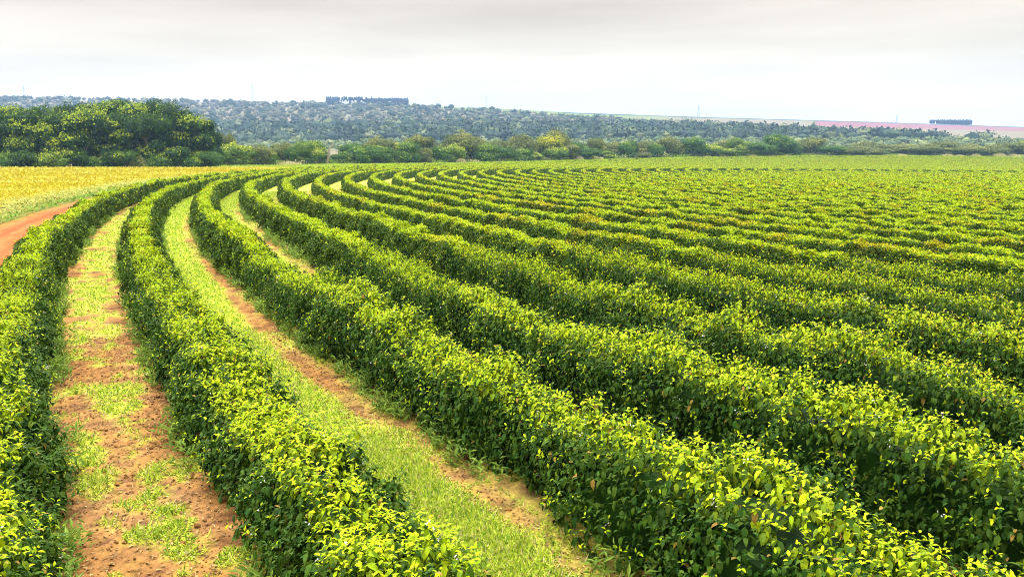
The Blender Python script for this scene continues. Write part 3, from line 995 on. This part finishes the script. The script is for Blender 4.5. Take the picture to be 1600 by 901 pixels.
def stand(name, px0, px1, ytop, ybase, Y, label, gaps, seed):
    """a planted block of tall slim trees on the skyline, read as one mass"""
    rng = np.random.default_rng(seed)
    x0, zt = ray_at(px0, ytop, Y); x1, _ = ray_at(px1, ytop, Y)
    bag = Bag(); v, f = ICO1
    n = int((x1 - x0) / 2.7)
    for r in range(3):
        for i in range(n):
            x = x0 + (i + .5 + rng.normal(0, .2)) * (x1 - x0) / n
            px = px0 + (px1 - px0) * (i + .5) / n
            y = Y + r * 5 + rng.normal(0, .6)
            zb = float(terrain(x, y)) - .5
            H = (zt - zb) * rng.uniform(.96, 1.03)
            thin = any(a < px < b for a, b in gaps)
            if thin and r > 0: continue
            lo = .55 if thin else .03
            if thin and rng.random() < .25: H *= .75
            add_tube(bag, [(x, y, zb), (x, y, zb + H * .8)], [.3, .15], (.12, .11, .09), 5)
            c = np.array([.016, .030, .052]) * rng.uniform(.7, 1.4)  # glaucous leaves, with distance haze painted in as extra blue
            hz = H * (1 - lo) / 2
            w = v * np.array([2.5, 2.5, hz * 1.04]) * (1 + rng.normal(0, .14, (len(v), 1))) + [x, y, zb + H - hz]
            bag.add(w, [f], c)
    o = bag.build(name, M_FAR)
    tag(o, label, "tree stand", kind="stuff")


def pylon(px, ytop, ybase, Y, label):
    x, zt = ray_at(px, ytop, Y); zb = float(terrain(x, Y)) - .3
    H = zt - zb
    t = empty("power_pylon", (x, Y, zb))
    b = Bag(); w0, w1 = H * .085, H * .022
    def at(u): return w0 + (w1 - w0) * u
    for sx in (-1, 1):
        for sy in (-1, 1):
            add_tube(b, [(sx * at(0), sy * at(0), 0), (sx * at(.5), sy * at(.5), H * .5), (sx * at(1), sy * at(1), H)], [.36, .31, .26], (1, 1, 1), 4)
    for k in range(8):
        u0, u1 = k / 8, (k + 1) / 8
        for s in (-1, 1):
            add_tube(b, [(-at(u0), s * at(u0), H * u0), (at(u1), s * at(u1), H * u1)], [.15, .15], (1, 1, 1), 4)
            add_tube(b, [(at(u0), s * at(u0), H * u0), (-at(u1), s * at(u1), H * u1)], [.15, .15], (1, 1, 1), 4)
    b.build("lattice_mast", M_STEEL, t)
    for u in (.76, .97):
        b = Bag(); add_tube(b, [(-H * .15, 0, H * u), (0, 0, H * (u + .02)), (H * .15, 0, H * u)], [.14, .3, .14], (1, 1, 1), 4)
        b.build("cross_arm", M_STEEL, t)
    tag(t, label, "pylon", "power pylons along the ridge")


def far_things():
    woodland()
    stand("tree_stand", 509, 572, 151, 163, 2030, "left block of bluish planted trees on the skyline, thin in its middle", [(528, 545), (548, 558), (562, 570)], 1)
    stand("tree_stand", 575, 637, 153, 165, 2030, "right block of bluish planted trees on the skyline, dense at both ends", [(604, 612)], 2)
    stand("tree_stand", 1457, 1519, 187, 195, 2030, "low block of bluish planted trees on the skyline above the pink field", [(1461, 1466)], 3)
    P = [(36, 134, 152, "power pylon on the ridge above the dark wood, farthest to the left"),
         (394, 133, 160, "tallest power pylon, on the ridge left of the two tree blocks"),
         (760, 150, 168, "power pylon on the ridge right of the two tree blocks, above the pale green field"),
         (1092, 164, 182, "faint power pylon on the ridge above the bluish field strip"),
         (1402, 179, 191, "faintest power pylon, just left of the low tree block on the right")]
    for px, yt, yb, lab in P: pylon(px, yt, yb, 2010, lab)


# ------------------------------------------------------------------ ripe crop, verge, posts
def crop():
    rng = np.random.default_rng(21)
    bag = Bag()
    n = 800000
    x = rng.uniform(-190, -18, n); y = 24 + (290 - 24) * rng.random(n) ** .8
    r = np.hypot(x - CX, y - CY) - R0
    edge = 5.6 + .9 * (NZ[3](x / 4, y / 4) - .5)
    ok = (r > edge) & (y < FIELD_FAR(x)) & view_mask(x, y, 6, 34)
    x, y, r = x[ok], y[ok], r[ok]
    d = np.hypot(x, y)
    h = rng.uniform(.12, .5, len(x)) * (.35 + .65 * smooth(r, 6.5, 8.5))
    L = np.clip(.0031 * d, .13, .6) * rng.uniform(.6, 1.3, len(x))
    st = NZ[2].fbm(x / 55 + y * .004, (y + x * -.25) / 4.5, 3)
    yel = np.array([0.385, 0.335, 0.004]); yel2 = np.array([0.33, 0.30, 0.005]); och = np.array([0.34, 0.25, 0.005]); pale = np.array([0.50, 0.47, 0.08])
    t = rng.random((len(x), 1))
    col = yel * t + np.where(rng.random((len(x), 1)) < .5, yel2, och) * (1 - t)
    pm = np.clip((st - .53) * 6, 0, 1)[:, None] * .8
    verge = (1 - smooth(r, 8.0, 12.0))[:, None]
    col = col * (1 - pm) + pale * pm
    vg = np.array([0.36, 0.40, 0.10])
    vm = verge * (.55 + .45 * rng.random((len(x), 1)))
    col = col * (1 - vm) + vg * vm
    low = (1 - smooth(r + rng.normal(0, .5, len(x)), 6.4, 7.6))[:, None]
    col = col * (1 - low) + (GRASS_D * rng.uniform(.7, 1.9, (len(x), 1))) * low
    P = np.stack([x, y, terrain(x, y) + h], -1)
    D = rng.normal(0, 1, (len(x), 3)) * [1, 1, .45] + [0, 0, .25]
    add_leaves(bag, P, D, np.array([0, 0, 1.0]) + rng.normal(0, .5, (len(x), 3)), L, L * .6, col * rng.uniform(.8, 1.1, (len(x), 1)))
    # the closed canopy below the top leaves
    xs = np.linspace(-200, -15, 90); ys = np.linspace(20, 262, 110)
    X, Y = np.meshgrid(xs, ys, indexing='ij')
    Y = np.minimum(Y, FIELD_FAR(X) - .3)
    rr = np.hypot(X - CX, Y - CY) - R0
    keep = rr > 8.0
    Z = terrain(X, Y) + .2
    k = len(ys); i = np.arange(len(xs) - 1)[:, None] * k; j = np.arange(k - 1)[None, :]
    f = np.stack([i + j, i + k + j, i + k + j + 1, i + j + 1], -1).reshape(-1, 4)
    f = f[keep.ravel()[f].all(1)]
    bag.add(np.stack([X, Y, Z], -1), [f], np.array([0.28, 0.22, 0.006]))
    o = bag.build("ripe_crop", M_GRASS)
    tag(o, "field of ripening yellow crop in front of the dark wood", "crop field", kind="stuff")
    def fcol(X, Y, r, s):
        m = NZ[4].fbm(s / 1.2, r / 1.0, 3)[..., None]
        return (SOIL * .38 + GRASS_D * .35) * (.7 + .6 * m), (m[..., 0] - .5) * .05
    annulus(R0 + 5.6, R0 + 12, 12, 12, .6, .02, fcol, "field_edge", M_FIELD, "structure", amax=FIELD_FAR(-90) - 4)
    for px, lab in ((2.5, "pale wooden post at the frame's left end, at the crop's far edge"), (37.5, "pale wooden post right of the yellowish bush, at the crop's far edge")):
        x0, _ = ray_at(px, 262, 212); Y = float(FIELD_FAR(x0)) + .4
        x, zt = ray_at(px, 260.8, Y); zb = float(terrain(x, Y))
        b = Bag(); add_tube(b, [(0, 0, -.3), (0, 0, (zt - zb) * .5), (.02, 0, zt - zb)], [.13, .125, .12], (1, 1, 1), 10)
        o = b.build("fence_post", M_POST); o.location = (x, Y, zb)
        tag(o, lab, "post", "posts at the far edge of the yellow crop")


# ------------------------------------------------------------------ grass, weeds, clods
def ground_cover():
    rng = np.random.default_rng(31)
    gb, wb, cb, lb = Bag(), Bag(), Bag(), Bag()
    for k in range(0, 9):
        Rm = R0 - ROW * (k + .5)
        for arc in ring_arcs(Rm, 3.0, .25):
            x = CX + Rm * np.cos(arc); y = CY + Rm * np.sin(arc); d = np.hypot(x, y)
            seg = Rm * abs(arc[1] - arc[0])
            for lo, hi_ in ((0, 14), (14, 24), (24, 40), (40, 70), (70, 110)):
                sel = (d >= lo) & (d < hi_)
                if not sel.any(): continue
                length = sel.sum() * seg; mid = (lo + hi_) / 2
                w = max(.009, .0010 * mid); 
                n = int(length * 2.2 * np.clip(46000 / (mid * mid + 60) * .055 * 60, 60, 1500) * 1.8 * (1 if k < 4 else .5))
                a = rng.choice(arc[sel], n) + (rng.random(n) - .5) * seg / Rm
                u = rng.uniform(-1.1, 1.1, n)
                dd = np.full(n, mid)
                c, h, g = path_colour_and_height(k, a * Rm, u, dd)
                ok = rng.random(n) < (g - .12) * 1.2
                a, u, h, g = a[ok], u[ok], h[ok], g[ok]; m = len(a)
                if not m: continue
                X = CX + (Rm + u) * np.cos(a); Y = CY + (Rm + u) * np.sin(a)
                P = np.stack([X, Y, terrain(X, Y) + h - .02], -1)
                D = np.stack([rng.normal(0, .8, m), rng.normal(0, .8, m), np.full(m, 1.)], -1)
                L = rng.uniform(.05, .14, m) * (1 + .002 * mid)
                t = rng.random((m, 1))
                col = GRASS * t + GRASS_P * (1 - t); col = np.where(rng.random((m, 1)) < .25, GRASS_D * 1.4, col)
                col = np.where(rng.random((m, 1)) < .10, np.array([.46, .40, .18]), col)
                add_leaves(gb, P, D, rng.normal(0, 1, (m, 3)), L, w, col)
                # small flat leaves of creeping weeds between the blades
                q = rng.random(m) < .8
                m2 = int(q.sum())
                add_leaves(gb, P[q] + [0, 0, .02], rng.normal(0, 1, (m2, 3)) * [1, 1, .25] + [0, 0, .15], np.array([0, 0, 1.]) + rng.normal(0, .3, (m2, 3)), rng.uniform(.02, .05, m2) + .0006 * mid, .022 + .0006 * mid, col[q])
                # ---- weeds along the feet of the hedges
                if lo < 70:
                    nw = int(length * (38 if k == 0 else 30) * (1 if lo < 24 else .6))
                    a = rng.choice(arc[sel], nw) + (rng.random(nw) - .5) * seg / Rm
                    side = np.where(rng.random(nw) < .55, 1.0, -1.0)
                    patch = NZ[1].fbm(a * Rm / 1.7 + 9 * k, side * 3.0 + k, 2)
                    ok = patch > .46
                    a, side = a[ok], side[ok]; nw = len(a)
                    u = side * rng.normal(.98, .14, nw)
                    X = CX + (Rm + u) * np.cos(a); Y = CY + (Rm + u) * np.sin(a)
                    P0 = np.stack([X, Y, terrain(X, Y)], -1)
                    hh = rng.uniform(.12, .48, nw) * (1 if k < 2 else 1.25)
                    for q in range(9):
                        ang = rng.random(nw) * 6.283
                        D = np.stack([np.cos(ang), np.sin(ang), rng.uniform(.1, 1.2, nw)], -1)
                        t = rng.random((nw, 1))
                        col = np.array([.09, .17, .022]) * t + np.array([.20, .29, .04]) * (1 - t)
                        L = rng.uniform(.09, .19, nw) * (1 + .006 * mid)
                        add_leaves(wb, P0 + np.stack([0 * hh, 0 * hh, hh * (q + .5) / 9], -1) + rng.normal(0, .02, (nw, 3)), D, np.array([0, 0, 1.]) + rng.normal(0, .3, (nw, 3)), L, L * .24, col, hi=False)
                # ---- clods of soil
                if lo < 40:
                    nc = int(length * 2 * (90 if lo < 24 else 18))
                    a = rng.choice(arc[sel], nc) + (rng.random(nc) - .5) * seg / Rm
                    u = rng.uniform(-1.0, 1.0, nc)
                    c, h, g = path_colour_and_height(k, a * Rm, u, np.full(nc, mid))
                    ok = rng.random(nc) > g * 1.2
                    a, u, h, c = a[ok], u[ok], h[ok], c[ok]; m = len(a)
                    X = CX + (Rm + u) * np.cos(a); Y = CY + (Rm + u) * np.sin(a)
                    s = rng.exponential(.009, m) + .008; s = np.minimum(s, .055)
                    v, f = ICO1
                    V = v[None] * s[:, None, None] * rng.uniform(.45, 1.35, (m, len(v), 3)) * np.array([1, 1, .55]) + np.stack([X, Y, terrain(X, Y) + h], -1)[:, None]
                    off = (np.arange(m) * len(v))[:, None, None]
                    cc = SOIL * rng.uniform(.4, 1.25, (m, 1))
                    cb.add(V, [(f[None] + off).reshape(-1, 3)], np.repeat(cc, len(v), 0))
                if lo < 24:
                    nd = int(length * 2 * 130)
                    a = rng.choice(arc[sel], nd) + (rng.random(nd) - .5) * seg / Rm
                    u = rng.uniform(-1.05, 1.05, nd)
                    c, h, g = path_colour_and_height(k, a * Rm, u, np.full(nd, mid))
                    X = CX + (Rm + u) * np.cos(a); Y = CY + (Rm + u) * np.sin(a)
                    t = rng.random((nd, 1))
                    col = np.array([.34, .235, .095]) * t + np.array([.13, .065, .032]) * (1 - t)
                    L = rng.uniform(.03, .11, nd)
                    add_leaves(lb, np.stack([X, Y, terrain(X, Y) + h + .012], -1), rng.normal(0, 1, (nd, 3)) * [1, 1, .15], np.array([0, 0, 1.]) + rng.normal(0, .35, (nd, 3)), L, L * rng.uniform(.12, .45, nd), col)
    # rough grass on the far strip beyond the last ring
    n = 90000
    px = rng.uniform(330, 1700, n); Ye = np.interp(px, EDGE_PX, EDGE_Y)
    y = Ye + rng.uniform(-40, 34, n); x = (px - 800) / F_PX * y
    r = np.hypot(x - CX, y - CY) - R0
    ok = r > 1.5
    x, y = x[ok], y[ok]; m = len(x)
    t = rng.random((m, 1))
    add_leaves(gb, np.stack([x, y, terrain(x, y) - .05], -1), np.array([0, 0, .9]) + rng.normal(0, .5, (m, 3)), rng.normal(0, 1, (m, 3)), rng.uniform(.4, 1.0, m), .5, (GRASS * t + np.array([.27, .33, .05]) * (1 - t)) * rng.uniform(.75, 1.1, (m, 1)))
    # verge of the road
    tag(gb.build("grass", M_GRASS), "low bright green grass on the paths between the hedges", "grass", kind="stuff")
    tag(wb.build("weeds", M_GRASS), "light green leafy weeds at the feet of the coffee hedges", "weeds", kind="stuff")
    tag(lb.build("dry_litter", M_FAR), "dry straw and fallen leaves scattered on the soil paths", "litter", kind="stuff")
    tag(cb.build("soil_clods", M_SOIL), "crumbly red soil clods on the bare paths", "soil", kind="stuff")


def haze_box():
    import bmesh
    bm = bmesh.new()
    bmesh.ops.create_cube(bm, size=1.0)
    me = bpy.data.meshes.new("haze"); bm.to_mesh(me); bm.free()
    o = bpy.data.objects.new("haze", me); sc.collection.objects.link(o)
    zlo, zhi = -75.0, 130.0
    o.scale = (15000, 15000, zhi - zlo); o.location = (0, 0, (zlo + zhi) / 2)
    m = bpy.data.materials.new("haze_air"); m.use_nodes = True
    n, l = m.node_tree.nodes, m.node_tree.links
    n.remove(n["Principled BSDF"])
    pv = n.new("ShaderNodeVolumePrincipled")
    pv.inputs["Color"].default_value = (0.37, 0.59, 1.0, 1)
    pv.inputs["Density"].default_value = HAZE
    pv.inputs["Anisotropy"].default_value = 0.3
    l.new(pv.outputs[0], n["Material Output"].inputs["Volume"])
    me.materials.append(m)
    tag(o, kind="stuff")


HAZE = 0.000118
import time as _t
_t0 = _t.time()
build_ground()
build_paths()
annulus(R0 + 1.0, R0 + 6.2, 26, 14, .35, .0, road_col, "road", M_ROAD, "structure", amax=240)
hedges()
print("hedges", _t.time() - _t0)
crop()
forest()
bush_line()
undergrowth()
dead_tree()
far_things()
ground_cover()
haze_box()
print("built", _t.time() - _t0, sum(len(m.polygons) for m in bpy.data.meshes))
